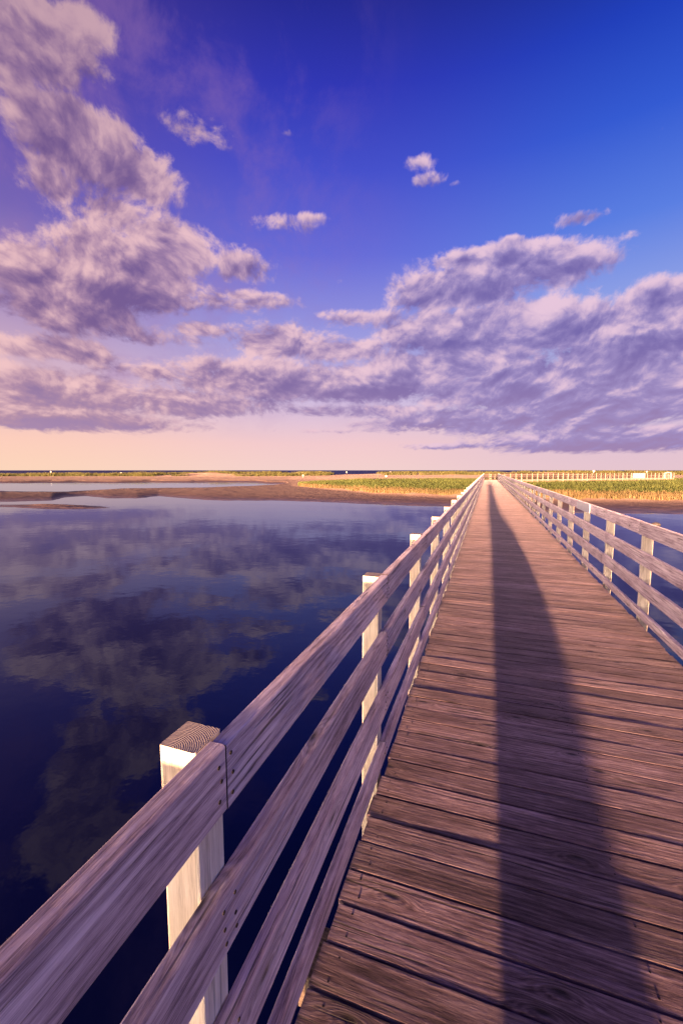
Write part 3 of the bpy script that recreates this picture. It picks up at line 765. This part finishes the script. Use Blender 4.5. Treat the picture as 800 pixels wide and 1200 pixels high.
# coat: rings round the trunk, hanging to the calves
bm = bmesh.new(); rings = [(.34, .20, .17), (.60, .22, .165), (.90, .20, .15), (1.10, .19, .14), (1.30, .215, .14), (1.42, .19, .11), (1.475, .09, .08)]
prev = None
for (z, a_, b_) in rings:
    cur = [bm.verts.new((a_ * math.cos(t_) * (1 + .03 * math.sin(5 * t_)), b_ * math.sin(t_) * (1 + .03 * math.cos(7 * t_)), z)) for t_ in np.linspace(0, 2 * math.pi, 32, endpoint=False)]
    if prev:
        for k in range(32): bm.faces.new((prev[k], prev[(k + 1) % 32], cur[(k + 1) % 32], cur[k]))
    prev = cur
me = bpy.data.meshes.new('coat'); bm.to_mesh(me); bm.free(); me.materials.append(M_coat); co2 = link('coat', me, per); co2.modifiers.new('sol', 'SOLIDIFY').thickness = .012; co2.modifiers.new('sub', 'SUBSURF').levels = 1
for sx in (-1, 1):
    i = 15 if sx < 0 else 18
    skin('sleeve', [pts[i], pts[i + 1], tuple(Vector(pts[i + 1]).lerp(Vector(pts[i + 2]), .85))], [(0, 1), (1, 2)], [.09, .068, .052], M_coat, per, 1)
    lx = sx * .13
    skin('boot', [(lx, -.03, .16), (lx, -.02, .06), (lx + sx * .01, .17, .045)], [(0, 1), (1, 2)], [.062, .06, .048], M_shoe, per, 1)
    j = i + 2
    hx, hy, hz = pts[j]
    skin('hand', [(hx, hy, hz), (hx * .75, hy + .05, hz + .07), (hx * .6, hy + .08, hz + .13), (hx * .45, hy + .05, hz + .12), (hx * .8, hy + .09, hz + .12), (hx * .9, hy + .03, hz + .12), (hx * .35, hy + .01, hz + .08)], [(0, 1), (1, 2), (1, 3), (1, 4), (1, 5), (1, 6)], [.03, .036, .010, .010, .010, .010, .012], M_skin, per, 1)
bm = bmesh.new(); bmesh.ops.create_uvsphere(bm, u_segments=20, v_segments=14, radius=1, matrix=Matrix.Translation((0, -.012, 1.675)) @ Matrix.Diagonal((.088, .102, .105, 1)))
for v in list(bm.verts):
    if v.co.y > .045 and v.co.z < 1.72: bm.verts.remove(v)
me = bpy.data.meshes.new('hair'); bm.to_mesh(me); bm.free(); me.materials.append(M_hair); link('hair', me, per)
M_cam = plain('camera_body', (0.02, 0.02, 0.022), .45)
hc = empty('handheld_camera', (PX, PY + .27, DECK + 1.40), label='black camera held up in both hands by the person behind the viewpoint', cat='camera')
mb = MB(); mb.board(.14, .06, .095, at=(0, 0, .0), ch=.008, segs=2); link('camera_body', mb.mesh('cb', [M_cam, M_cam]), hc)
bm = bmesh.new(); bmesh.ops.create_cone(bm, cap_ends=True, segments=24, radius1=.036, radius2=.042, depth=.1, matrix=Matrix.Translation((0, .075, 0)) @ Matrix.Rotation(R(-90), 4, 'X'))
me = bpy.data.meshes.new('lens'); bm.to_mesh(me); bm.free(); me.materials.append(M_cam); link('lens', me, hc)
# bag added out of view, its outline shaped to widen the deck shadow
bp = empty('shadow_rucksack', (.34, PY - .45, DECK), label='unseen bulging dark bag behind the person, added to widen the deck shadow', cat='shadow_rucksack')
def rbox(sx, sy_, sz, at, bev):
    bm = bmesh.new(); bmesh.ops.create_cube(bm, size=1, matrix=Matrix.Translation(at) @ Matrix.Diagonal((sx, sy_, sz, 1))); bmesh.ops.bevel(bm, geom=bm.edges[:], offset=bev, segments=4, affect='EDGES', profile=.6); return bm
bm = bmesh.new(); prev = None
for (z, xa, xb, yd) in [(0, .11, .44, .10), (.03, .09, .48, .14), (.08, .09, .54, .17), (.13, .10, .68, .18), (.20, .11, .75, .18), (.30, .12, .73, .17), (.40, .15, .66, .15), (.48, .20, .54, .11), (.52, .26, .44, .05)]:
    c_, a_ = (xa + xb) / 2 - .34, (xb - xa) / 2
    cur = [bm.verts.new((c_ + a_ * math.copysign(abs(math.cos(t_)) ** .7, math.cos(t_)), yd * math.copysign(abs(math.sin(t_)) ** .7, math.sin(t_)), z)) for t_ in np.linspace(0, 2 * math.pi, 28, endpoint=False)]
    if prev:
        for k in range(28): bm.faces.new((prev[k], prev[(k + 1) % 28], cur[(k + 1) % 28], cur[k]))
    else: bm.faces.new(cur[::-1])
    prev = cur
bm.faces.new(prev)
me = bpy.data.meshes.new('bag'); bm.to_mesh(me); bm.free(); me.materials.append(M_coat); link('bag', me, bp)
for nm, a_ in (('pocket', (.30, .08, .20, (.03, -.17, .20), .035)), ('grab_handle', (.14, .03, .05, (.01, 0, .535), .012))):
    bm = rbox(*a_); me = bpy.data.meshes.new(nm); bm.to_mesh(me); bm.free(); me.materials.append(M_coat); link(nm, me, bp)
